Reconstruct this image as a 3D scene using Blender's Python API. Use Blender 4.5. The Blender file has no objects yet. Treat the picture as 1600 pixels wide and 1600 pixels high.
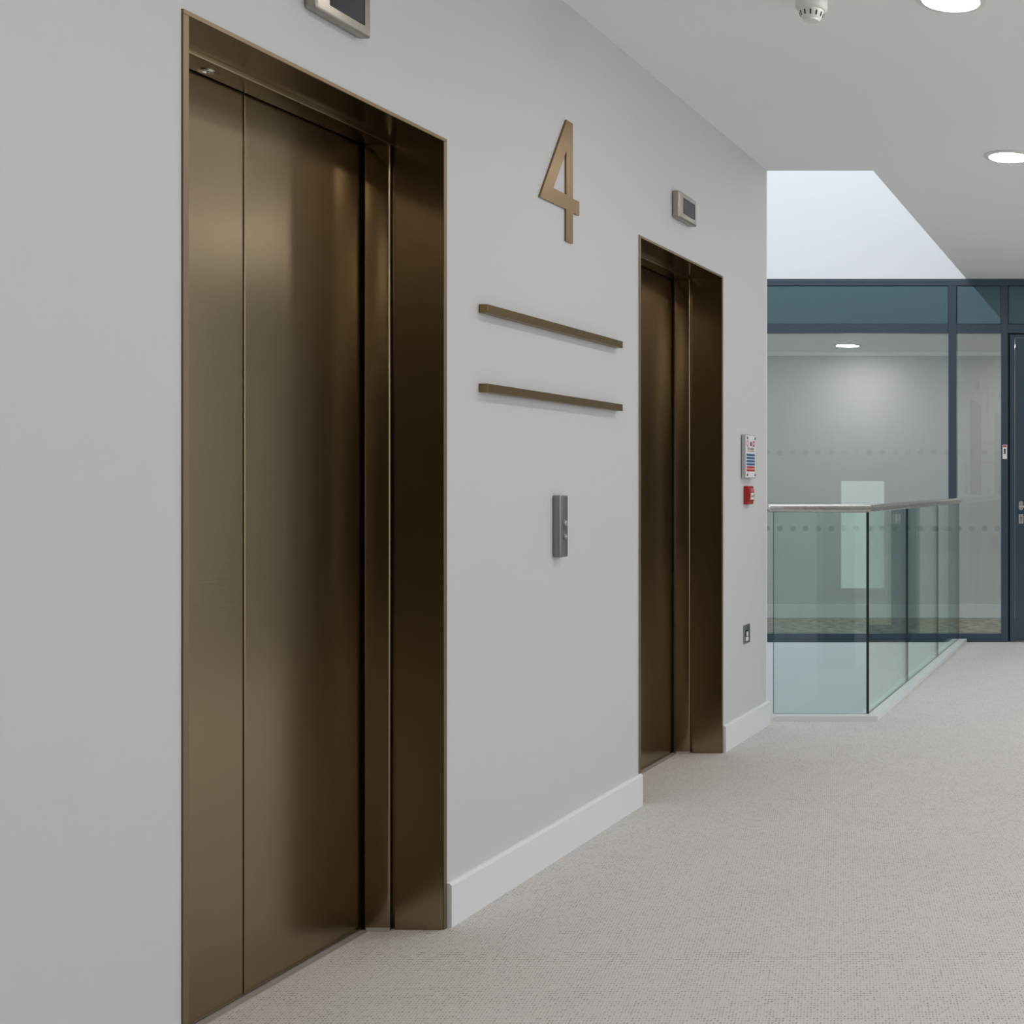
import bpy, bmesh, math, random
from mathutils import Vector, Matrix
S = bpy.context.scene
C = S.collection
PI = math.pi
random.seed(4)

# ------------------------------------------------------------------ camera, sky, exposure
EYE = 1.217
cd = bpy.data.cameras.new('camera')
cam = bpy.data.objects.new('camera', cd); C.objects.link(cam)
cam.location = (0, 0, EYE); cam.rotation_euler = (PI/2, 0, 0)
cd.sensor_fit = 'HORIZONTAL'; cd.sensor_width = 36; cd.lens = 45
cd.shift_x = (800-1788)/1600; cd.shift_y = (758-800)/1600
cd.clip_start = 0.05
S.camera = cam

SKY_UP = (0.95, 1.0, 1.05)
SKY_STRENGTH = 1.75
W = bpy.data.worlds.new('overcast_sky'); S.world = W; W.use_nodes = True
nt = W.node_tree; nt.nodes.clear()
wo = nt.nodes.new('ShaderNodeOutputWorld'); bg = nt.nodes.new('ShaderNodeBackground')
tc = nt.nodes.new('ShaderNodeTexCoord'); sp = nt.nodes.new('ShaderNodeSeparateXYZ')
cr = nt.nodes.new('ShaderNodeValToRGB')
nt.links.new(tc.outputs['Generated'], sp.inputs[0]); nt.links.new(sp.outputs['Z'], cr.inputs[0])
mr = cr.color_ramp
mr.elements[0].position = 0.0; mr.elements[0].color = (0.62, 0.62, 0.61, 1)
mr.elements[1].position = 0.04; mr.elements[1].color = (0.66, 0.69, 0.74, 1)
e = mr.elements.new(0.8); e.color = (*SKY_UP, 1)
bg.inputs['Strength'].default_value = SKY_STRENGTH
nt.links.new(cr.outputs[0], bg.inputs[0]); nt.links.new(bg.outputs[0], wo.inputs[0])

S.view_settings.view_transform = 'Standard'; S.view_settings.look = 'None'
S.view_settings.gamma = 1; S.view_settings.use_curve_mapping = False
S.view_settings.exposure = 0.0
S.cycles.max_bounces = 14; S.cycles.diffuse_bounces = 6; S.cycles.glossy_bounces = 6
S.cycles.transparent_max_bounces = 24; S.cycles.sample_clamp_indirect = 6

def portal(loc, rot, sx, sy):
    l = bpy.data.lights.new('window_daylight', 'AREA'); l.shape = 'RECTANGLE'; l.size = sx; l.size_y = sy
    l.cycles.is_portal = True
    o = bpy.data.objects.new('window_daylight', l); C.objects.link(o); o.location = loc; o.rotation_euler = rot

# room dimensions (metres): the corridor wall with the lifts is the plane x = XW
XW, YE, YF, ZC = -1.92, 6.514, 9.925, 2.817     # lift wall, its far end, far screen, ceiling
XV, XR, YB, XL, ZT, ZB = -1.38, 2.4, -3.0, -5.0, 4.3, -3.2   # void edge, window wall, back wall, void's side, skylight, level below
WINS = [(0.05, 2.75), (2.9, 5.6), (5.75, 8.45)]
WZ0, WZ1 = 0.10, 2.72
for a, b in WINS:
    portal((XR+0.1, (a+b)/2, (WZ0+WZ1)/2), (0, PI/2, 0), WZ1-WZ0, b-a)
portal(((XL+XV)/2, (YE+YF)/2, ZT-0.02), (0, 0, 0), XV-XL, YF-YE)

# ------------------------------------------------------------------ materials
def mat(name, col, rough=0.5, metal=0.0, spec=0.5, emit=None, estr=0.0, ior=1.45, coat=0.0):
    m = bpy.data.materials.new(name); m.use_nodes = True
    b = m.node_tree.nodes['Principled BSDF']
    b.inputs['Base Color'].default_value = (*col, 1); b.inputs['Roughness'].default_value = rough
    b.inputs['Metallic'].default_value = metal; b.inputs['Specular IOR Level'].default_value = spec
    b.inputs['IOR'].default_value = ior; b.inputs['Coat Weight'].default_value = coat
    if emit: b.inputs['Emission Color'].default_value = (*emit, 1); b.inputs['Emission Strength'].default_value = estr
    return m
def N(m, t, **kw):
    n = m.node_tree.nodes.new(t)
    for k, v in kw.items(): setattr(n, k, v)
    return n
def L(m, a, b): m.node_tree.links.new(a, b)
def B(m): return m.node_tree.nodes['Principled BSDF']
def math_n(m, op, a, b=None):
    n = N(m, 'ShaderNodeMath', operation=op)
    for i, v in enumerate((a, b)):
        if v is None: continue
        if isinstance(v, (int, float)): n.inputs[i].default_value = v
        else: L(m, v, n.inputs[i])
    return n.outputs[0]

def paint(name, col, rough=0.55):
    m = mat(name, col, rough, spec=0.35)
    t = N(m, 'ShaderNodeTexCoord'); n = N(m, 'ShaderNodeTexNoise'); n.inputs['Scale'].default_value = 260; n.inputs['Detail'].default_value = 2
    bp = N(m, 'ShaderNodeBump'); bp.inputs['Strength'].default_value = 0.04; bp.inputs['Distance'].default_value = 0.002
    L(m, t.outputs['Object'], n.inputs['Vector']); L(m, n.outputs[0], bp.inputs['Height']); L(m, bp.outputs[0], B(m).inputs['Normal'])
    return m
M = {}
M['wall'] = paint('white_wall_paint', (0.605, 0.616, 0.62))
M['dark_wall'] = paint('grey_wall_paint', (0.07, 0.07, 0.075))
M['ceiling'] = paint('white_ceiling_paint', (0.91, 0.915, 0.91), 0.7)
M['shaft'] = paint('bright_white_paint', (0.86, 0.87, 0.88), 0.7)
M['trim'] = mat('white_gloss_trim', (0.77, 0.785, 0.80), 0.3)

def brushed(name, col, rough, vertical=False, amount=0.09):
    m = mat(name, col, rough, 1.0)
    t = N(m, 'ShaderNodeTexCoord'); mp = N(m, 'ShaderNodeMapping')
    mp.inputs['Scale'].default_value = (900, 900, 40) if vertical else (40, 40, 900)
    n = N(m, 'ShaderNodeTexNoise'); n.inputs['Scale'].default_value = 1; n.inputs['Detail'].default_value = 3
    n2 = N(m, 'ShaderNodeTexNoise'); n2.inputs['Scale'].default_value = 420; n2.inputs['Detail'].default_value = 2
    L(m, t.outputs['Object'], mp.inputs[0]); L(m, mp.outputs[0], n.inputs['Vector']); L(m, t.outputs['Object'], n2.inputs['Vector'])
    s = math_n(m, 'ADD', math_n(m, 'MULTIPLY', n.outputs[0], 0.5), math_n(m, 'MULTIPLY', n2.outputs[0], 0.5))
    r = math_n(m, 'ADD', rough-amount, math_n(m, 'MULTIPLY', s, 2*amount))
    L(m, r, B(m).inputs['Roughness'])
    mx = N(m, 'ShaderNodeMix', data_type='RGBA')
    mx.inputs[6].default_value = (*[c*0.86 for c in col], 1); mx.inputs[7].default_value = (*[min(1, c*1.14) for c in col], 1)
    L(m, s, mx.inputs[0]); L(m, mx.outputs[2], B(m).inputs['Base Color'])
    bp = N(m, 'ShaderNodeBump'); bp.inputs['Strength'].default_value = 0.06; bp.inputs['Distance'].default_value = 0.0006
    L(m, s, bp.inputs['Height']); L(m, bp.outputs[0], B(m).inputs['Normal'])
    return m
M['bronze'] = brushed('brushed_bronze_steel', (0.305, 0.241, 0.155), 0.22)
M['bronze_flange'] = brushed('satin_bronze_flange', (0.26, 0.195, 0.125), 0.45)
M['bronze_sign'] = brushed('satin_bronze_lettering', (0.235, 0.160, 0.080), 0.33)
M['steel'] = brushed('brushed_stainless_steel', (0.40, 0.375, 0.335), 0.36)
M['dark_steel'] = brushed('dark_brushed_steel', (0.27, 0.285, 0.275), 0.42, True)
M['rail'] = brushed('satin_steel_tube', (0.66, 0.64, 0.61), 0.27)
M['sill'] = mat('aluminium_sill', (0.50, 0.465, 0.43), 0.5, 0.35)
M['chrome'] = mat('polished_chrome', (0.8, 0.8, 0.8), 0.12, 1.0)
M['screen'] = mat('dark_display_glass', (0.045, 0.042, 0.055), 0.08, 0, 0.6)
M['black'] = mat('black_plastic', (0.012, 0.012, 0.013), 0.5)
M['white_plastic'] = mat('white_plastic', (0.80, 0.80, 0.78), 0.4)
M['red'] = mat('red_alarm_plastic', (0.36, 0.012, 0.014), 0.3)
M['blue_print'] = mat('blue_print', (0.022, 0.065, 0.17), 0.35)
M['red_print'] = mat('red_print', (0.45, 0.02, 0.04), 0.35)
M['dark_print'] = mat('dark_print', (0.05, 0.05, 0.06), 0.4)
M['pale_print'] = mat('pale_blue_print', (0.50, 0.66, 0.80), 0.4)
M['pink_print'] = mat('pink_print', (0.62, 0.22, 0.26), 0.4)
M['orange_print'] = mat('orange_print', (0.80, 0.36, 0.16), 0.4)
M['paper'] = mat('white_sign_face', (0.78, 0.77, 0.78), 0.3)
M['navy'] = mat('navy_powder_coat', (0.040, 0.062, 0.088), 0.16, 0, 0.6, ior=1.5)
M['navy_dark'] = mat('black_rubber_gasket', (0.008, 0.012, 0.016), 0.6)
M['spandrel'] = mat('back_painted_navy_glass', (0.016, 0.031, 0.044), 0.03, 0, 0.5, ior=2.4)
M['spandrel'].node_tree.nodes['Principled BSDF'].inputs['Specular Tint'].default_value = (0.62, 0.92, 1.0, 1)
M['lamp'] = mat('lit_lamp_diffuser', (0.9, 0.9, 0.88), 0.5, emit=(1.0, 0.945, 0.89), estr=82.0)
M['room_lamp'] = mat('lit_room_lamp_diffuser', (0.9, 0.9, 0.88), 0.5, emit=(1.0, 0.945, 0.89), estr=68.0)
M['added_glow'] = mat('added_glow_emission', (0.8, 0.85, 0.85), 0.3, emit=(0.86, 0.98, 1.0), estr=2.2)  # glow for the pane added across the void
M['acrylic'] = mat('frosted_acrylic_block', (0.44, 0.45, 0.435), 0.25)
M['glass_edge'] = mat('dark_green_glass_edge', (0.010, 0.022, 0.020), 0.2)

def glass(name, tint, f0=0.04, dots=False):
    m = bpy.data.materials.new(name); m.use_nodes = True
    nt = m.node_tree; nt.nodes.clear()
    out = nt.nodes.new('ShaderNodeOutputMaterial'); tr = nt.nodes.new('ShaderNodeBsdfTransparent'); gl = nt.nodes.new('ShaderNodeBsdfGlossy')
    tr.inputs[0].default_value = (*tint, 1); gl.inputs['Roughness'].default_value = 0.0; gl.inputs['Color'].default_value = (0.93, 1, 0.98, 1)
    lw = nt.nodes.new('ShaderNodeLayerWeight'); lw.inputs[0].default_value = 0.5
    fr = math_n(m, 'ADD', f0, math_n(m, 'MULTIPLY', math_n(m, 'POWER', lw.outputs['Facing'], 5.0), 1-f0))
    mx = nt.nodes.new('ShaderNodeMixShader'); L(m, fr, mx.inputs[0]); L(m, tr.outputs[0], mx.inputs[1]); L(m, gl.outputs[0], mx.inputs[2])
    if not dots:
        L(m, mx.outputs[0], out.inputs[0]); return m
    # two rows of round frosted manifestation dots across the pane
    t = nt.nodes.new('ShaderNodeTexCoord'); s = nt.nodes.new('ShaderNodeSeparateXYZ'); L(m, t.outputs['Object'], s.inputs[0])
    fx = math_n(m, 'SUBTRACT', math_n(m, 'FRACT', math_n(m, 'MULTIPLY', math_n(m, 'ADD', s.outputs['X'], 20.0), 10.05)), 0.5)
    def row(z, k):
        dz = math_n(m, 'MULTIPLY', math_n(m, 'SUBTRACT', s.outputs['Z'], z), 10.05)
        r = math_n(m, 'SQRT', math_n(m, 'ADD', math_n(m, 'MULTIPLY', fx, fx), math_n(m, 'MULTIPLY', dz, dz)))
        return math_n(m, 'MULTIPLY', math_n(m, 'LESS_THAN', r, 0.225), k)
    wn = nt.nodes.new('ShaderNodeTexWhiteNoise'); wn.noise_dimensions = '1D'
    L(m, math_n(m, 'FLOOR', math_n(m, 'MULTIPLY', math_n(m, 'ADD', s.outputs['X'], 20.0), 10.05)), wn.inputs['W'])
    ge = nt.nodes.new('ShaderNodeNewGeometry'); gs = nt.nodes.new('ShaderNodeSeparateXYZ'); L(m, ge.outputs['True Normal'], gs.inputs[0])
    face = math_n(m, 'LESS_THAN', math_n(m, 'MULTIPLY', gs.outputs['Y'], 1.0), -0.5)
    fac = math_n(m, 'MULTIPLY', math_n(m, 'ADD', row(0.880, 0.30), row(1.472, 0.06)), face)
    fac = math_n(m, 'MULTIPLY', fac, math_n(m, 'ADD', 0.35, math_n(m, 'MULTIPLY', wn.outputs['Value'], 0.65)))
    df = nt.nodes.new('ShaderNodeBsdfDiffuse'); df.inputs[0].default_value = (0.16, 0.19, 0.19, 1)
    m2 = nt.nodes.new('ShaderNodeMixShader'); L(m, fac, m2.inputs[0]); L(m, mx.outputs[0], m2.inputs[1]); L(m, df.outputs[0], m2.inputs[2])
    L(m, m2.outputs[0], out.inputs[0])
    return m
M['glass'] = glass('green_tinted_safety_glass', (0.895, 0.955, 0.950))
M['screen_glass'] = glass('pale_screen_glass', (0.945, 0.965, 0.955), 0.045, True)
M['clear'] = glass('clear_acrylic', (0.97, 0.98, 0.97))

def carpet(name, base, dark, pitch, lvl):
    m = mat(name, base, 0.95, 0, 0.15)
    t = N(m, 'ShaderNodeTexCoord'); s = N(m, 'ShaderNodeSeparateXYZ')
    nz = N(m, 'ShaderNodeTexNoise'); nz.inputs['Scale'].default_value = 150; nz.inputs['Detail'].default_value = 2
    n2 = N(m, 'ShaderNodeTexNoise'); n2.inputs['Scale'].default_value = 9; n2.inputs['Detail'].default_value = 3
    big = N(m, 'ShaderNodeTexNoise'); big.inputs['Scale'].default_value = 1.1
    for n in (nz, n2, big): L(m, t.outputs['Object'], n.inputs['Vector'])
    L(m, t.outputs['Object'], s.inputs[0])
    py = pitch*1.55
    yy = math_n(m, 'DIVIDE', s.outputs['Y'], py); iy = math_n(m, 'FLOOR', yy)
    xx = math_n(m, 'ADD', math_n(m, 'DIVIDE', s.outputs['X'], pitch), math_n(m, 'MULTIPLY', iy, 0.37)); ix = math_n(m, 'FLOOR', xx)
    cv = N(m, 'ShaderNodeCombineXYZ'); L(m, ix, cv.inputs[0]); L(m, iy, cv.inputs[1])
    wn = N(m, 'ShaderNodeTexWhiteNoise', noise_dimensions='3D'); L(m, cv.outputs[0], wn.inputs['Vector'])
    lx = math_n(m, 'SUBTRACT', math_n(m, 'FRACT', xx), 0.5); ly = math_n(m, 'SUBTRACT', math_n(m, 'FRACT', yy), 0.5)
    d = math_n(m, 'SQRT', math_n(m, 'ADD', math_n(m, 'MULTIPLY', lx, lx), math_n(m, 'MULTIPLY', ly, ly)))
    p = math_n(m, 'SUBTRACT', math_n(m, 'ADD', 0.16, math_n(m, 'MULTIPLY', wn.outputs['Value'], 0.28)), d)
    p = math_n(m, 'ADD', p, math_n(m, 'MULTIPLY', math_n(m, 'SUBTRACT', nz.outputs[0], 0.5), 0.35))
    p = math_n(m, 'ADD', p, math_n(m, 'MULTIPLY', math_n(m, 'SUBTRACT', n2.outputs[0], 0.5), 0.25))
    rp = N(m, 'ShaderNodeMapRange'); rp.inputs[1].default_value = lvl; rp.inputs[2].default_value = lvl+0.22
    L(m, p, rp.inputs[0])
    mx = N(m, 'ShaderNodeMix', data_type='RGBA'); mx.inputs[6].default_value = (*base, 1); mx.inputs[7].default_value = (*dark, 1)
    L(m, rp.outputs[0], mx.inputs[0])
    m3 = N(m, 'ShaderNodeMix', data_type='RGBA', blend_type='MULTIPLY'); m3.inputs[0].default_value = 1
    g = N(m, 'ShaderNodeMapRange'); g.inputs[3].default_value = 0.84; g.inputs[4].default_value = 1.14
    sm = math_n(m, 'ADD', math_n(m, 'MULTIPLY', nz.outputs[0], 0.7), math_n(m, 'MULTIPLY', big.outputs[0], 0.3))
    L(m, sm, g.inputs[0]); L(m, mx.outputs[2], m3.inputs[6]); L(m, g.outputs[0], m3.inputs[7]); L(m, m3.outputs[2], B(m).inputs['Base Color'])
    bp = N(m, 'ShaderNodeBump'); bp.inputs['Strength'].default_value = 0.35; bp.inputs['Distance'].default_value = 0.003; bp.invert = True
    L(m, p, bp.inputs['Height']); L(m, bp.outputs[0], B(m).inputs['Normal'])
    return m
M['carpet'] = carpet('woven_beige_carpet', (0.635, 0.608, 0.592), (0.32, 0.295, 0.28), 0.0078, 0.06)
def far_carpet():
    m = mat('streaked_grey_carpet', (0.2, 0.19, 0.17), 0.95, 0, 0.15)
    t = N(m, 'ShaderNodeTexCoord'); mp = N(m, 'ShaderNodeMapping'); mp.inputs['Rotation'].default_value = (0, 0, 0.5); mp.inputs['Scale'].default_value = (7, 26, 1)
    n = N(m, 'ShaderNodeTexNoise'); n.inputs['Scale'].default_value = 1.6; n.inputs['Detail'].default_value = 4
    r = N(m, 'ShaderNodeValToRGB'); r.color_ramp.elements[0].position = 0.38; r.color_ramp.elements[0].color = (0.12, 0.12, 0.10, 1)
    r.color_ramp.elements[1].position = 0.62; r.color_ramp.elements[1].color = (0.52, 0.49, 0.42, 1)
    L(m, t.outputs['Object'], mp.inputs[0]); L(m, mp.outputs[0], n.inputs['Vector']); L(m, n.outputs[0], r.inputs[0]); L(m, r.outputs[0], B(m).inputs['Base Color'])
    return m
M['far_carpet'] = far_carpet()

# ------------------------------------------------------------------ mesh helpers
def box(bm, x0, x1, y0, y1, z0, z1, bev=0.0, seg=1, mi=0):
    r = bmesh.ops.create_cube(bm, size=1.0)
    vs = r['verts']
    bmesh.ops.scale(bm, vec=(x1-x0, y1-y0, z1-z0), verts=vs)
    bmesh.ops.translate(bm, vec=((x0+x1)/2, (y0+y1)/2, (z0+z1)/2), verts=vs)
    fs = list({f for v in vs for f in v.link_faces})
    for f in fs: f.material_index = mi
    if bev > 0:
        es = list({e for v in vs for e in v.link_edges})
        rr = bmesh.ops.bevel(bm, geom=es, offset=bev, segments=seg, affect='EDGES', profile=0.5)
        for f in rr['faces']: f.material_index = mi
def cyl(bm, p, axis, r, h, seg=32, r2=None, mi=0, bev=0):
    n0 = len(bm.faces)
    g = bmesh.ops.create_cone(bm, cap_ends=True, segments=seg, radius1=r, radius2=r if r2 is None else r2, depth=h)
    q = Vector((0, 0, 1)).rotation_difference(Vector(axis).normalized()).to_matrix().to_4x4()
    bmesh.ops.transform(bm, matrix=Matrix.Translation(Vector(p)+Vector(axis).normalized()*h/2) @ q, verts=g['verts'])
    for f in {f for v in g['verts'] for f in v.link_faces}: f.material_index = mi
def lathe(bm, prof, c, seg=48, mi=0, axis='Z'):
    rings = []
    for r, z in prof:
        ring = []
        for i in range(seg):
            a = 2*PI*i/seg
            if axis == 'Z': p = (c[0]+r*math.cos(a), c[1]+r*math.sin(a), c[2]+z)
            else: p = (c[0]+z, c[1]+r*math.cos(a), c[2]+r*math.sin(a))
            ring.append(bm.verts.new(p))
        rings.append(ring)
    for a, b in zip(rings, rings[1:]):
        for i in range(seg):
            f = bm.faces.new((a[i], a[(i+1) % seg], b[(i+1) % seg], b[i])); f.material_index = mi
    for ring in (rings[0], rings[-1]):
        f = bm.faces.new(ring); f.material_index = mi
def tube(bm, pts, r, seg=24):
    pts = [Vector(p) for p in pts]; rings = []
    for i, p in enumerate(pts):
        d0 = (p-pts[i-1]).normalized() if i else (pts[1]-p).normalized()
        d1 = (pts[i+1]-p).normalized() if i < len(pts)-1 else d0
        t = (d0+d1).normalized(); k = 1/max(0.3, t.dot(d0))
        up = Vector((0, 0, 1)); s = t.cross(up).normalized()
        rings.append([bm.verts.new(p + s*math.cos(2*PI*j/seg)*r*k + up*math.sin(2*PI*j/seg)*r) for j in range(seg)])
    for a, b in zip(rings, rings[1:]):
        for j in range(seg): bm.faces.new((a[j], a[(j+1) % seg], b[(j+1) % seg], b[j]))
    bm.faces.new(rings[0]); bm.faces.new(rings[-1])
def obj(name, bm, m, parent=None, loc=None, smooth=0):
    bmesh.ops.recalc_face_normals(bm, faces=bm.faces)
    me = bpy.data.meshes.new(name)
    if loc is not None: bmesh.ops.translate(bm, vec=-Vector(loc), verts=bm.verts)
    bm.to_mesh(me); bm.free()
    for k in (m if isinstance(m, (list, tuple)) else [m]): me.materials.append(M[k])
    if smooth:
        for p in me.polygons: p.use_smooth = True
        me.set_sharp_from_angle(angle=math.radians(smooth))
    o = bpy.data.objects.new(name, me); C.objects.link(o)
    if parent is not None:
        o.parent = parent
        o.matrix_parent_inverse = PINV[parent.name]
    if loc is not None and parent is None: o.location = loc
    return o
PINV = {}
def thing(name, label, cat, loc, group=None):
    o = bpy.data.objects.new(name, None); C.objects.link(o); o.location = loc; o.empty_display_size = 0.1
    o['label'] = label; o['category'] = cat
    if group: o['group'] = group
    PINV[o.name] = Matrix.Translation(-Vector(loc))
    return o
def struct(name, m, boxes, parent=None, bev=0.0):
    bm = bmesh.new()
    for b in boxes: box(bm, *b, bev=bev)
    o = obj(name, bm, m, parent)
    PINV[o.name] = Matrix.Identity(4)
    if parent is None: o['kind'] = 'structure'
    return o
def sub(name, bm, m, parent, smooth=0):
    o = obj(name, bm, m, None, smooth=smooth); o.parent = parent
    root = parent
    while root.parent: root = root.parent
    o.matrix_parent_inverse = Matrix.Identity(4) if parent.parent else PINV.get(parent.name, Matrix.Identity(4))
    PINV[o.name] = Matrix.Identity(4)
    return o
def bx(*a, **k):
    bm = bmesh.new(); box(bm, *a, **k); return bm

# ------------------------------------------------------------------ the setting
D1, D2, DW = 2.552, 4.858, 0.966      # where each lift opening starts along the wall, and its width
ZH = 2.168
struct('floor', 'carpet', [(-2.45, XR, YB, YE, -0.3, 0), (XV-0.02, XR, YE, YF+0.06, -0.3, 0), (-1.945, XV-0.02, YE, YE+0.18, -0.3, 0)])
struct('ceiling', 'ceiling', [(XW, XR, YB, YE, ZC, ZC+0.25), (XV, XR, YE, YF, ZC, ZC+0.25)])
wl = [(-2.35, XW, YB, D1, 0, ZC+0.25), (-2.35, XW, D1+DW, D2, 0, ZC+0.25), (-2.35, XW, D2+DW, YE-0.01, 0, ZC+0.25), (-2.45, -2.35, YB, YE-0.01, 0, ZC+0.25)]
for d in (D1, D2): wl.append((-2.35, XW, d, d+DW, ZH, ZC+0.25))
struct('wall_left', 'wall', wl)
# window wall on the far side of the corridor, with its openings and frames
wr = [(XR, XR+0.2, YB, YF, 0, WZ0), (XR, XR+0.2, YB, YF, WZ1, ZC)]
ys = [YB]+[v for w in WINS for v in w]+[YF]
for a, b in zip(ys[::2], ys[1::2]): wr.append((XR, XR+0.2, a, b, WZ0, WZ1))
struct('wall_right', 'wall', wr)
struct('wall_back', 'dark_wall', [(-2.45, XR+0.2, YB-0.2, YB, 0, ZC)])
for i, (a, b) in enumerate(WINS):
    t = 0.05; x0, x1 = XR+0.06, XR+0.13; mid = (a+b)/2
    struct('window_%d' % (i+2), 'navy', [(x0, x1, a, b, WZ0, WZ0+t), (x0, x1, a, b, WZ1-t, WZ1), (x0, x1, a, a+t, WZ0+t, WZ1-t), (x0, x1, b-t, b, WZ0+t, WZ1-t), (x0, x1, mid-t/2, mid+t/2, WZ0+t, WZ1-t)])
# skylight shaft above the void and the walls of the void below
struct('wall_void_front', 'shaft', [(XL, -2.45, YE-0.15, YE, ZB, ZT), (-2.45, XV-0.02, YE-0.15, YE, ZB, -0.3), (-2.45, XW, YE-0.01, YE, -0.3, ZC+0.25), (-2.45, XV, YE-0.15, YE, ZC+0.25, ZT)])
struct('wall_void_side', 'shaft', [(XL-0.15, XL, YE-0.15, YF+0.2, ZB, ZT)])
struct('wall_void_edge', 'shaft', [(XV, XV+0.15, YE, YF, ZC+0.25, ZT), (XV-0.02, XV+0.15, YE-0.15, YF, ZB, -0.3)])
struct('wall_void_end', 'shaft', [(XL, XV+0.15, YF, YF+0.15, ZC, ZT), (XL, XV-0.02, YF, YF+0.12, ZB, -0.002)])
struct('floor_below', 'carpet', [(XL, XV+0.15, YE-0.15, YF+0.12, ZB-0.1, ZB)])
# the room behind the glazed screen
struct('floor_room', 'far_carpet', [(XL, XR, YF+0.125, 11.9, -0.25, 0)])
struct('wall_room', 'wall', [(XL, XR+0.2, 11.76, 11.9, 0, 2.6), (XL-0.15, XL, YF+0.2, 11.9, 0, 2.6), (XR, XR+0.2, YF+0.2, 11.76, 0, 2.6)])
struct('ceiling_room', 'ceiling', [(XL, XR, YF+0.09, 11.76, 2.44, 2.6)])
struct('trim_1', 'ceiling', [(XL, XR, 11.735, 11.76, 2.405, 2.44)])
struct('baseboard_room', 'trim', [(XL, XR, 11.745, 11.76, 0, 0.118)])
def skirting(name, y0, y1):
    bm = bmesh.new()
    pr = [(XW, 0), (XW+0.016, 0), (XW+0.016, 0.114), (XW+0.009, 0.122), (XW, 0.122)]
    a = [bm.verts.new((x, y0, z)) for x, z in pr]; b = [bm.verts.new((x, y1, z)) for x, z in pr]
    n = len(pr)
    for i in range(n): bm.faces.new((a[i], a[(i+1) % n], b[(i+1) % n], b[i]))
    bm.faces.new(a); bm.faces.new(b)
    o = obj(name, bm, 'trim'); o['kind'] = 'structure'
skirting('baseboard_left', YB, D1-0.001)
skirting('baseboard_left', D1+DW+0.001, D2+0.004)
skirting('baseboard_left', D2+DW+0.001, YE)

# glazed screen closing the corridor and the void
FY0, FY1 = YF, YF+0.07
scr = struct('window_1', 'navy', [(XL, XR, FY0, FY1, 2.765, ZC)])
mull = [(XL, XL+0.06), (-3.28, -3.22), (-1.5195, -1.458), (-1.1116, -1.057), (0.0, 0.055), (1.2, 1.26), (XR-0.06, XR)]
for a, b in mull: sub('mullion', bx(a, b, FY0, FY1, 0, 2.765, bev=0.002), 'navy', scr)
bays = [(mull[i][1], mull[i+1][0]) for i in range(len(mull)-1)]
for i, (a, b) in enumerate(bays):
    sub('transom', bx(a, b, FY0, FY1, 2.396, 2.4655, bev=0.002), 'navy', scr)
    bm = bmesh.new(); box(bm, a+0.004, b-0.004, FY0+0.012, FY1-0.01, 2.4695, 2.761)
    sub('spandrel_panel', bm, 'spandrel', scr)
    bm = bmesh.new()
    for q in ((a, b, FY0+0.004, FY0+0.02, 2.4655, 2.4695), (a, b, FY0+0.004, FY0+0.02, 2.761, 2.765), (a, a+0.004, FY0+0.004, FY0+0.02, 2.4695, 2.761), (b-0.004, b, FY0+0.004, FY0+0.02, 2.4695, 2.761)): box(bm, *q)
    sub('gasket', bm, 'navy_dark', scr)
    if i == 3: continue
    sub('bottom_rail', bx(a, b, FY0, FY1, 0, 0.066, bev=0.002), 'navy', scr)
    sub('glass_pane', bx(a, b, FY0+0.03, FY0+0.042, 0.066, 2.396), 'screen_glass', scr)
# glazed door in the screen, its lock side next to the narrow pane
dx0, dx1 = -1.057, 0.0
door = struct('door_1', 'navy', [(-1.003, -0.900, FY0+0.006, FY0+0.056, 0.012, 2.358), (-0.155, -0.052, FY0+0.006, FY0+0.056, 0.012, 2.358), (-0.900, -0.155, FY0+0.006, FY0+0.056, 0.012, 0.13), (-0.900, -0.155, FY0+0.006, FY0+0.056, 2.24, 2.358)])
bm = bmesh.new()
for q in ((-1.042, -1.007, FY0+0.003, FY1, 0, 2.386), (-0.048, -0.013, FY0+0.003, FY1, 0, 2.386), (-1.007, -0.048, FY0+0.003, FY1, 2.362, 2.386)): box(bm, *q, bev=0.002)
sub('door_frame', bm, 'navy', door)
bm = bmesh.new()
for q in ((-1.057, -1.042, FY0+0.03, FY1, 0, 2.396), (-0.013, 0.0, FY0+0.03, FY1, 0, 2.396), (-1.042, -0.013, FY0+0.03, FY1, 2.386, 2.396)): box(bm, *q)
sub('door_gasket', bm, 'navy_dark', door)
sub('door_glass', bx(-0.900, -0.155, FY0+0.025, FY0+0.037, 0.13, 2.24), 'screen_glass', door)
bm = bmesh.new()
cyl(bm, (-0.955, FY0+0.006, 1.075), (0, -1, 0), 0.018, 0.009); cyl(bm, (-0.955, FY0+0.006, 1.040), (0, -1, 0), 0.018, 0.009)
box(bm, -0.973, -0.937, FY0-0.003, FY0+0.006, 1.040, 1.075)
cyl(bm, (-0.955, FY0-0.003, 1.052), (0, -1, 0), 0.009, 0.05)
tube(bm, [(-0.963, FY0-0.05, 1.052), (-0.93, FY0-0.05, 1.052), (-0.83, FY0-0.05, 1.052)], 0.0095, 16)
hd = sub('door_handle', bm, 'chrome', door, 40)
bm = bmesh.new(); box(bm, -0.973, -0.937, FY0-0.003, FY0+0.006, 0.918, 0.992, bev=0.003, seg=2)
ky = sub('lock_plate', bm, 'chrome', door)
bm = bmesh.new(); cyl(bm, (-0.955, FY0-0.003, 0.963), (0, -1, 0), 0.009, 0.004); box(bm, -0.959, -0.951, FY0-0.006, FY0-0.003, 0.936, 0.960)
sub('keyhole', bm, 'dark_steel', ky)

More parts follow.
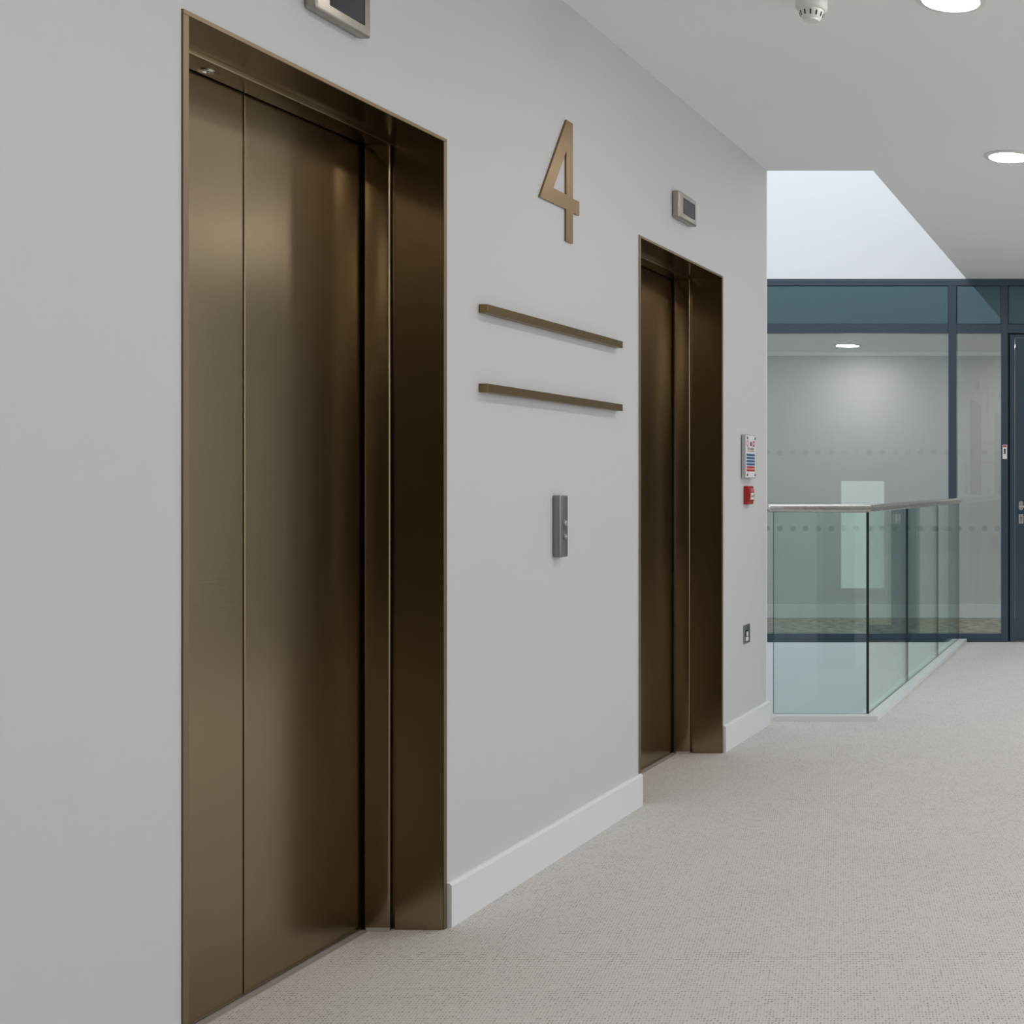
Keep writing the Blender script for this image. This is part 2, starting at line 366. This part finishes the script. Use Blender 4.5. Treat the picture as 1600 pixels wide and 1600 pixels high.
# added glowing pane, unseen itself, for the bright patch mirrored in the screen glass
lw_ = struct('window_5', 'shaft', [(-3.23, -3.17, YE, YE+0.03, 0.08, 1.32), (-2.72, -2.66, YE, YE+0.03, 0.08, 1.32), (-3.17, -2.72, YE, YE+0.03, 0.08, 0.14), (-3.17, -2.72, YE, YE+0.03, 1.26, 1.32)])
sub('window_pane', bx(-3.17, -2.72, YE+0.002, YE+0.012, 0.14, 1.26), 'added_glow', lw_)

# ------------------------------------------------------------------ lifts
def lift(y0, label):
    y1 = y0+DW; ym = (y0+y1)/2; e = 0.0006
    t = thing('elevator_entrance', label, 'lift door', (XW, ym, 0), 'bronze lift entrances')
    x0, x1 = -2.050, XW+0.001
    bm = bmesh.new(); zh = ZH-0.010
    box(bm, x0, x1, y0+e, y0+0.016, 0, zh); box(bm, x0, x1, y1-0.016, y1-e, 0, zh); box(bm, x0, x1, y0+e, y1-e, zh, ZH-e)
    box(bm, -2.060, x0, y0+e, y0+0.005, 0, zh); box(bm, -2.060, x0, y1-0.005, y1-e, 0, zh)
    of = obj('outer_frame', bm, 'bronze', t); PINV[of.name] = Matrix.Identity(4)
    bm = bmesh.new(); f0, f1 = x1+0.0002, x1+0.0032
    box(bm, f0, f1, y0+e, y0+0.0155, 0, zh, bev=0.0008); box(bm, f0, f1, y1-0.0155, y1-e, 0, zh, bev=0.0008); box(bm, f0, f1, y0+e, y1-e, zh, ZH-e, bev=0.0008)
    fl = obj('flange', bm, 'bronze_flange', None); fl.parent = of
    xa, xb = -2.128, -2.058
    obj('inner_jamb', bx(xa, xb, y0+e, y0+0.028, 0, 2.146, bev=0.005, seg=4), 'bronze', t, smooth=40)
    obj('inner_jamb', bx(xa, xb, y1-0.028, y1-e, 0, 2.146, bev=0.005, seg=4), 'bronze', t, smooth=40)
    hdr = obj('header', bx(xa, -2.0505, y0+e, y1-e, 2.144, ZH-e, bev=0.004, seg=4), 'bronze', t, smooth=40)
    PINV[hdr.name] = Matrix.Identity(4)
    bm = bmesh.new(); lathe(bm, [(0.0165, 0), (0.0165, -0.002), (0.0145, -0.0035), (0.008, -0.0035), (0.0075, -0.001)], (-2.098, y0+0.312, 2.144), 32)
    lk = obj('release_lock', bm, 'chrome', None, smooth=30); lk.parent = hdr
    for a, b in ((y0+0.012, ym-0.0022), (ym+0.0022, y1-0.012)):
        obj('door_panel', bx(-2.166, -2.135, a, b, 0.007, 2.16, bev=0.0025, seg=2), 'bronze', t)
    bm = bmesh.new(); box(bm, -2.175, -2.168, y0+0.012, y1-0.012, 0.007, 2.16)
    obj('panel_backing', bm, 'black', t)
    bm = bmesh.new()
    box(bm, -2.17, -2.120, y0+0.030, y1-0.030, 0, 0.0045); box(bm, -2.120, -2.1175, y0+0.030, y1-0.030, 0, 0.001); box(bm, -2.1175, -2.109, y0+0.030, y1-0.030, 0, 0.005)
    box(bm, -2.12, -2.058, y0+0.028, y0+0.033, 0, 0.011); box(bm, -2.12, -2.058, y1-0.033, y1-0.028, 0, 0.011)
    obj('sill', bm, 'sill', t)
    return t
lift(D1, 'big closed bronze lift door showing two leaves, left of the numeral four')
lift(D2, 'closed bronze lift door beyond the numeral four, next to the red call point')

# ------------------------------------------------------------------ numeral, bars
def polygon_plate(outer, inner, x0, x1):
    bm = bmesh.new(); es = []
    for loop in (outer, inner):
        vs = [bm.verts.new((x1, y, z)) for y, z in loop]
        es += [bm.edges.new((vs[i], vs[(i+1) % len(vs)])) for i in range(len(vs))]
    r = bmesh.ops.triangle_fill(bm, edges=es, use_beauty=True)
    fs = [f for f in bm.faces]
    ex = bmesh.ops.extrude_face_region(bm, geom=fs)
    vs = [g for g in ex['geom'] if isinstance(g, bmesh.types.BMVert)]
    bmesh.ops.translate(bm, vec=(x0-x1, 0, 0), verts=vs)
    return bm
o4 = [(4.0525, 2.130), (4.2400, 2.4268), (4.2860, 2.4268), (4.2860, 2.1762), (4.3352, 2.1762), (4.3352, 2.1290), (4.2870, 2.1290), (4.2870, 2.0252), (4.2370, 2.0252), (4.2370, 2.130)]
i4 = [(4.2385, 2.323), (4.2385, 2.179), (4.1447, 2.179)]
n4 = obj('number_sign', polygon_plate(o4, i4, XW+0.0005, XW+0.0068), 'bronze_sign', None)
n4['label'] = 'large bronze numeral 4 fixed to the white wall between the lifts'; n4['category'] = 'number sign'
for (z0, z1, lab) in ((1.7140, 1.7390, 'upper of two slim bronze bars on the wall, directly under the numeral four'), (1.4855, 1.5100, 'lower of two slim bronze bars on the wall, above the call panel')):
    b = obj('wall_bar', bx(XW+0.0005, XW+0.0262, 3.692, 4.649, z0, z1, bev=0.0008), 'bronze_sign', None)
    b['label'] = lab; b['category'] = 'bar'; b['group'] = 'bronze bars under the number'

# ------------------------------------------------------------------ call panel between the lifts
t = thing('call_panel', 'slim grey steel lift call panel with two round buttons on the wall', 'call panel', (XW, 4.18, 0.98))
bm = bmesh.new(); box(bm, XW+0.0005, XW+0.0255, 4.151, 4.209, 0.982, 1.184, bev=0.0045, seg=3)
obj('faceplate', bm, 'dark_steel', t, smooth=35)
def button(z, r):
    bm = bmesh.new(); xf = XW+0.0255
    lathe(bm, [(r, -0.001), (r, 0.002), (r*0.88, 0.0032), (r*0.80, 0.0032), (r*0.78, 0.0005)], (xf, 4.183, z), 32, axis='X')
    ring = obj('button_ring', bm, 'dark_steel', t, smooth=30); PINV[ring.name] = Matrix.Identity(4)
    bm = bmesh.new(); lathe(bm, [(r*0.74, 0.0), (r*0.74, 0.004), (r*0.66, 0.0062), (r*0.4, 0.0078), (0.0005, 0.0083)], (xf, 4.183, z), 32, axis='X')
    b = obj('button', bm, 'steel', None, smooth=40); b.parent = ring
button(1.092, 0.0135); button(1.048, 0.0100)

# ------------------------------------------------------------------ floor indicators above the lifts
def indicator(yc, label):
    a, b, z0, z1 = yc-0.104, yc+0.104, 2.306, 2.416; xf = XW+0.030
    t = thing('floor_indicator', label, 'display', (XW, yc, z0), 'lift floor indicators')
    bm = bmesh.new(); box(bm, XW+0.0005, xf, a, b, z0, z1, bev=0.0075, seg=4)
    obj('housing', bm, 'steel', t, smooth=35)
    sa, sb, s0, s1 = a+0.052, b-0.030, z0+0.028, z1-0.024
    bm = bmesh.new()
    for q in ((sa-0.003, sb+0.003, s0-0.003, s0), (sa-0.003, sb+0.003, s1, s1+0.003), (sa-0.003, sa, s0, s1), (sb, sb+0.003, s0, s1)):
        box(bm, xf-0.001, xf+0.0012, q[0], q[1], q[2], q[3])
    obj('screen_surround', bm, 'black', t)
    obj('screen', bx(xf-0.001, xf+0.0006, sa, sb, s0, s1), 'screen', t)
indicator(3.026, 'brushed steel floor indicator at the top edge of the picture, over the first bronze lift')
indicator(5.304, 'small brushed steel floor indicator over the further bronze lift, under the ceiling')

# ------------------------------------------------------------------ fire action notice
def text_mesh(body, size, xf, yc, zc, m, parent, name):
    cu = bpy.data.curves.new(name, 'FONT'); cu.body = body; cu.size = size; cu.align_x = 'CENTER'; cu.align_y = 'CENTER'; cu.extrude = 0.0002
    o = bpy.data.objects.new(name, cu); C.objects.link(o)
    bpy.context.view_layer.update()
    me = bpy.data.meshes.new_from_object(o.evaluated_get(bpy.context.evaluated_depsgraph_get()))
    bpy.data.objects.remove(o); bpy.data.curves.remove(cu)
    me.transform(Matrix.Translation((xf, yc, zc)) @ Matrix(((0, 0, 1, 0), (1, 0, 0, 0), (0, 1, 0, 0), (0, 0, 0, 1))))
    me.materials.append(M[m]); q = bpy.data.objects.new(name, me); C.objects.link(q); q.parent = parent
    return q
a, b, z0, z1 = 6.090, 6.250, 1.251, 1.458; xf = XW+0.022
t = thing('fire_action_notice', 'clear wall-mounted fire action notice with blue and red bands above the red call point', 'notice', (XW, 6.17, z0))
obj('acrylic_panel', bx(XW+0.004, xf, a, b, z0, z1, bev=0.001), 'acrylic', t)
pp = obj('printed_sheet', bx(xf, xf+0.0006, a+0.003, b-0.003, z0+0.003, z1-0.003), 'paper', t); PINV[pp.name] = Matrix.Identity(4)
def patch(name, y0, y1, q0, q1, m, dx=0.0010):
    o = obj(name, bx(xf+0.0006, xf+dx, y0, y1, q0, q1), m, None); o.parent = pp; return o
wd = b-a; hz = z1-z0
for k in range(4): patch('blue_band', a+0.10*wd, b-0.10*wd, z1-hz*(0.487+0.072*k), z1-hz*(0.440+0.072*k), 'blue_print')
patch('pale_field', a+0.06*wd, b-0.06*wd, z1-hz*0.722, z1-hz*0.425, 'pale_print', 0.0008)
for k in range(2): patch('red_band', a+0.10*wd, b-0.10*wd, z1-hz*(0.775+0.072*k), z1-hz*(0.728+0.072*k), 'red_print')
patch('orange_line', a+0.06*wd, b-0.06*wd, z1-hz*0.796, z1-hz*0.780, 'orange_print')
def picto(y0, y1, m, inner):
    patch('pictogram', y0, y1, z1-hz*0.265, z1-hz*0.135, m)
    patch('pictogram', y0+0.3*(y1-y0), y1-0.3*(y1-y0), z1-hz*0.235, z1-hz*0.165, inner, 0.0013)
picto(a+0.10*wd, a+0.29*wd, 'pink_print', 'paper'); picto(b-0.30*wd, b-0.10*wd, 'red_print', 'paper')
patch('pictogram', a+0.45*wd, a+0.60*wd, z1-hz*0.255, z1-hz*0.160, 'dark_print')
text_mesh('Fire action', 0.024, xf+0.0009, (a+b)/2, z1-hz*0.315, 'dark_print', pp, 'heading_text')
patch('subheading_line', a+0.16*wd, b-0.14*wd, z1-hz*0.380, z1-hz*0.368, 'dark_print')
for (y, z) in ((a+0.026, z1-0.015), (b-0.014, z1-0.015), (a+0.026, z0+0.015), (b-0.014, z0+0.015)):
    bm = bmesh.new(); cyl(bm, (xf+0.0006, y, z), (1, 0, 0), 0.0065, 0.003, 20)
    cyl(bm, (XW+0.0005, y, z), (1, 0, 0), 0.0085, 0.0035, 20)
    obj('standoff', bm, 'dark_steel', t, smooth=40)

# ------------------------------------------------------------------ red call point
a, b, z0, z1 = 6.130, 6.217, 1.124, 1.213; xf = XW+0.022
t = thing('fire_alarm_call_point', 'red square fire alarm call point under the fire action notice', 'fire alarm', (XW, 6.17, z0))
bm = bmesh.new(); box(bm, XW+0.0005, xf, a, b, z0, z1, bev=0.003, seg=2); bb = obj('housing', bm, 'red', t)
bm = bmesh.new(); pr = []
for zz, xx in ((z0+0.006, 0.0), (z0+0.02, 0.004), ((z0+z1)/2, 0.0062), (z1-0.02, 0.004), (z1-0.006, 0.0)): pr.append((xf+xx, zz))
va = [bm.verts.new((x, a+0.006, z)) for x, z in pr]; vb = [bm.verts.new((x, b-0.006, z)) for x, z in pr]
for i in range(4): bm.faces.new((va[i], va[i+1], vb[i+1], vb[i]))
bm.faces.new(va); bm.faces.new(vb); bm.faces.new((va[0], va[-1], vb[-1], vb[0]))
obj('curved_front', bm, 'red', t)
pn = obj('break_panel', bx(xf+0.003, xf+0.0075, a+0.024, b-0.018, z0+0.024, z0+0.056), 'white_plastic', t)
bm = bmesh.new(); xq = xf+0.0075; yc = (a+0.024+b-0.018)/2; zc = z0+0.040
cyl(bm, (xq, yc, zc), (1, 0, 0), 0.0055, 0.0006, 20)
for s in (-1, 1):
    v = [bm.verts.new((xq+0.0005, yc+s*dy, zc+dz)) for dy, dz in ((0.020, 0.005), (0.020, -0.005), (0.010, 0.0))]; bm.faces.new(v)
k = obj('press_mark', bm, 'black', None); k.parent = pn
obj('top_label', bx(xf+0.001, xf+0.0052, a+0.034, b-0.026, z1-0.026, z1-0.012), 'pink_print', t)

# ------------------------------------------------------------------ fused spur
a, b, z0, z1 = 6.126, 6.216, 0.456, 0.545; xf = XW+0.006
t = thing('fused_spur_switch', 'square dark steel switch plate with white rocker low on the wall beside the void', 'switch', (XW, 6.17, z0))
obj('plate', bx(XW+0.0005, xf, a, b, z0, z1, bev=0.0015), 'dark_steel', t)
obj('fuse_carrier', bx(xf, xf+0.004, a+0.018, b-0.038, z0+0.012, z0+0.030, bev=0.001), 'white_plastic', t)
obj('rocker', bx(xf, xf+0.005, a+0.026, b-0.046, z0+0.034, z0+0.056, bev=0.001), 'white_plastic', t)
obj('insert', bx(xf, xf+0.001, a+0.015, b-0.036, z0+0.0325, z0+0.064), 'black', t)

# ------------------------------------------------------------------ balustrade around the void
KX, KY = -1.375, 6.596
t = thing('glass_balustrade', 'frameless green glass balustrade with round steel handrail around the skylit void', 'balustrade', (-1.44, 6.66, 0))
bm = bmesh.new()
pl = [(XW+0.017, KY), (KX, KY), (KX, YF-0.002), (KX-0.10, YF-0.002), (KX-0.10, KY+0.10), (XW+0.017, KY+0.10)]
lo = [bm.verts.new((x, y, 0.0)) for x, y in pl]; hi = [bm.verts.new((x, y, 0.027)) for x, y in pl]
for i in range(6): bm.faces.new((lo[i], lo[(i+1) % 6], hi[(i+1) % 6], hi[i]))
bm.faces.new(lo); bm.faces.new(hi)
obj('kerb', bm, 'trim', t)
GX, GY, GZ0, GZ1 = -1.4325, 6.66, 0.020, 1.076
def pane(x0, x1, y0, y1, facing):
    bm = bmesh.new(); box(bm, x0, x1, y0, y1, GZ0+0.0075, GZ1); bm.normal_update()
    for f in bm.faces: f.material_index = 0 if abs(f.normal[facing]) > 0.9 else 1
    obj('glass_panel', bm, ['glass', 'glass_edge'], t)
pane(-1.931, GX-0.0145, GY, GY+0.0125, 1)
for y0, y1 in ((GY, 7.754), (7.764, 8.889), (8.899, 9.905)): pane(GX-0.0125, GX, y0, y1, 0)
RZ = 1.095; RX = GX-0.006; RY = GY+0.006
bm = bmesh.new(); tube(bm, [(-1.965, YE+0.004, RZ), (-1.965, RY-0.03, RZ), (-1.962, RY-0.015, RZ), (-1.953, RY-0.004, RZ), (-1.935, RY, RZ), (RX, RY, RZ), (RX, 9.915, RZ)], 0.0215)
obj('handrail', bm, 'rail', t, smooth=35)
bm = bmesh.new(); cyl(bm, (-1.965, YE+0.001, RZ), (0, 1, 0), 0.034, 0.006); obj('wall_flange', bm, 'rail', t, smooth=35)

# ------------------------------------------------------------------ sign on the screen frame
t = thing('door_sign', 'tiny white sign with red header stuck on the navy frame beside the door handle', 'sign', (-1.082, YF, 1.42))
sf = obj('sign_plate', bx(-1.0992, -1.0645, YF-0.003, YF-0.0003, 1.420, 1.530), 'paper', t)
q = obj('red_header', bx(-1.095, -1.0687, YF-0.004, YF-0.003, 1.512, 1.525), 'red_print', None); q.parent = sf
bm = bmesh.new()
cyl(bm, (-1.0818, YF-0.003, 1.492), (0, -1, 0), 0.0085, 0.001, 20); box(bm, -1.0885, -1.0752, YF-0.004, YF-0.003, 1.458, 1.492); 
q = obj('symbol', bm, 'dark_print', None); q.parent = sf

# ------------------------------------------------------------------ ceiling lights and detector
def downlight(x, y, z, label, r=0.0925, lm='lamp'):
    t = thing('ceiling_light', label, 'ceiling light', (x, y, z), 'round recessed ceiling lights')
    bm = bmesh.new(); seg = 64
    prof = [(r+0.026, 0.0), (r+0.0255, -0.004), (r+0.020, -0.0075), (r+0.003, -0.0085), (r+0.001, -0.006), (r+0.001, 0.0)]
    rings = [[bm.verts.new((x+q*math.cos(2*PI*i/seg), y+q*math.sin(2*PI*i/seg), z+h-0.0005)) for i in range(seg)] for q, h in prof]
    for a_, b_ in zip(rings, rings[1:]+rings[:1]):
        for i in range(seg): bm.faces.new((a_[i], a_[(i+1) % seg], b_[(i+1) % seg], b_[i]))
    obj('trim_ring', bm, 'white_plastic', t, smooth=40)
    bm = bmesh.new(); lathe(bm, [(r, -0.001), (r, -0.007), (r*0.94, -0.0105), (r*0.7, -0.013), (0.001, -0.014)], (x, y, z), seg)
    obj('diffuser', bm, lm, t, smooth=40)
downlight(-0.636, 4.21, ZC, 'lit round ceiling light beside the smoke detector, cut off by the top edge')
downlight(-0.660, 6.225, ZC, 'lit round ceiling light in the corridor ceiling next to the skylight opening')
downlight(-2.590, 11.17, 2.44, 'lit round ceiling light in the room behind the glazed screen', 0.095, 'room_lamp')

OUT = 'unseen round ceiling light added to brighten the corridor'  # unseen lamps added to raise the light on floor and ceiling
for x, y in ((-0.65, 8.2), (-0.63, 2.2), (-0.63, 0.2), (-0.63, -1.8), (1.5, 8.2), (1.5, 6.2), (1.5, 4.2), (1.5, 2.2), (1.5, 0.2), (1.5, -1.8)): downlight(x, y, ZC, OUT)
for x in (-4.4, -0.8, 1.0): downlight(x, 11.17, 2.44, 'unseen round ceiling light added to brighten the room behind the screen', 0.095, 'room_lamp')  # more unseen lamps, added to lift the back room's brightness

t = thing('smoke_detector', 'white smoke detector on a deep base hanging from the corridor ceiling', 'smoke detector', (-1.09, 4.19, ZC))
bm = bmesh.new(); lathe(bm, [(0.0515, -0.0005), (0.0515, -0.038), (0.049, -0.043), (0.043, -0.047)], (-1.09, 4.19, ZC), 48); obj('base', bm, 'white_plastic', t, smooth=40)
bm = bmesh.new(); lathe(bm, [(0.040, -0.046), (0.0395, -0.052), (0.033, -0.070), (0.030, -0.073), (0.026, -0.076), (0.0255, -0.081), (0.0005, -0.084)], (-1.09, 4.19, ZC), 48); obj('sensing_head', bm, 'white_plastic', t, smooth=40)
for k in range(12):
    an = 2*PI*(k+0.35)/12; c, s = math.cos(an), math.sin(an)
    bm = bmesh.new(); box(bm, -0.001, 0.0015, -0.0022, 0.0022, -0.009, 0.006)
    bmesh.ops.transform(bm, matrix=Matrix.Translation((-1.09+0.0365*c, 4.19+0.0365*s, ZC-0.060)) @ Matrix.Rotation(an, 4, 'Z') @ Matrix.Rotation(0.34, 4, 'Y'), verts=bm.verts)
    obj('vent_slot', bm, 'black', t)
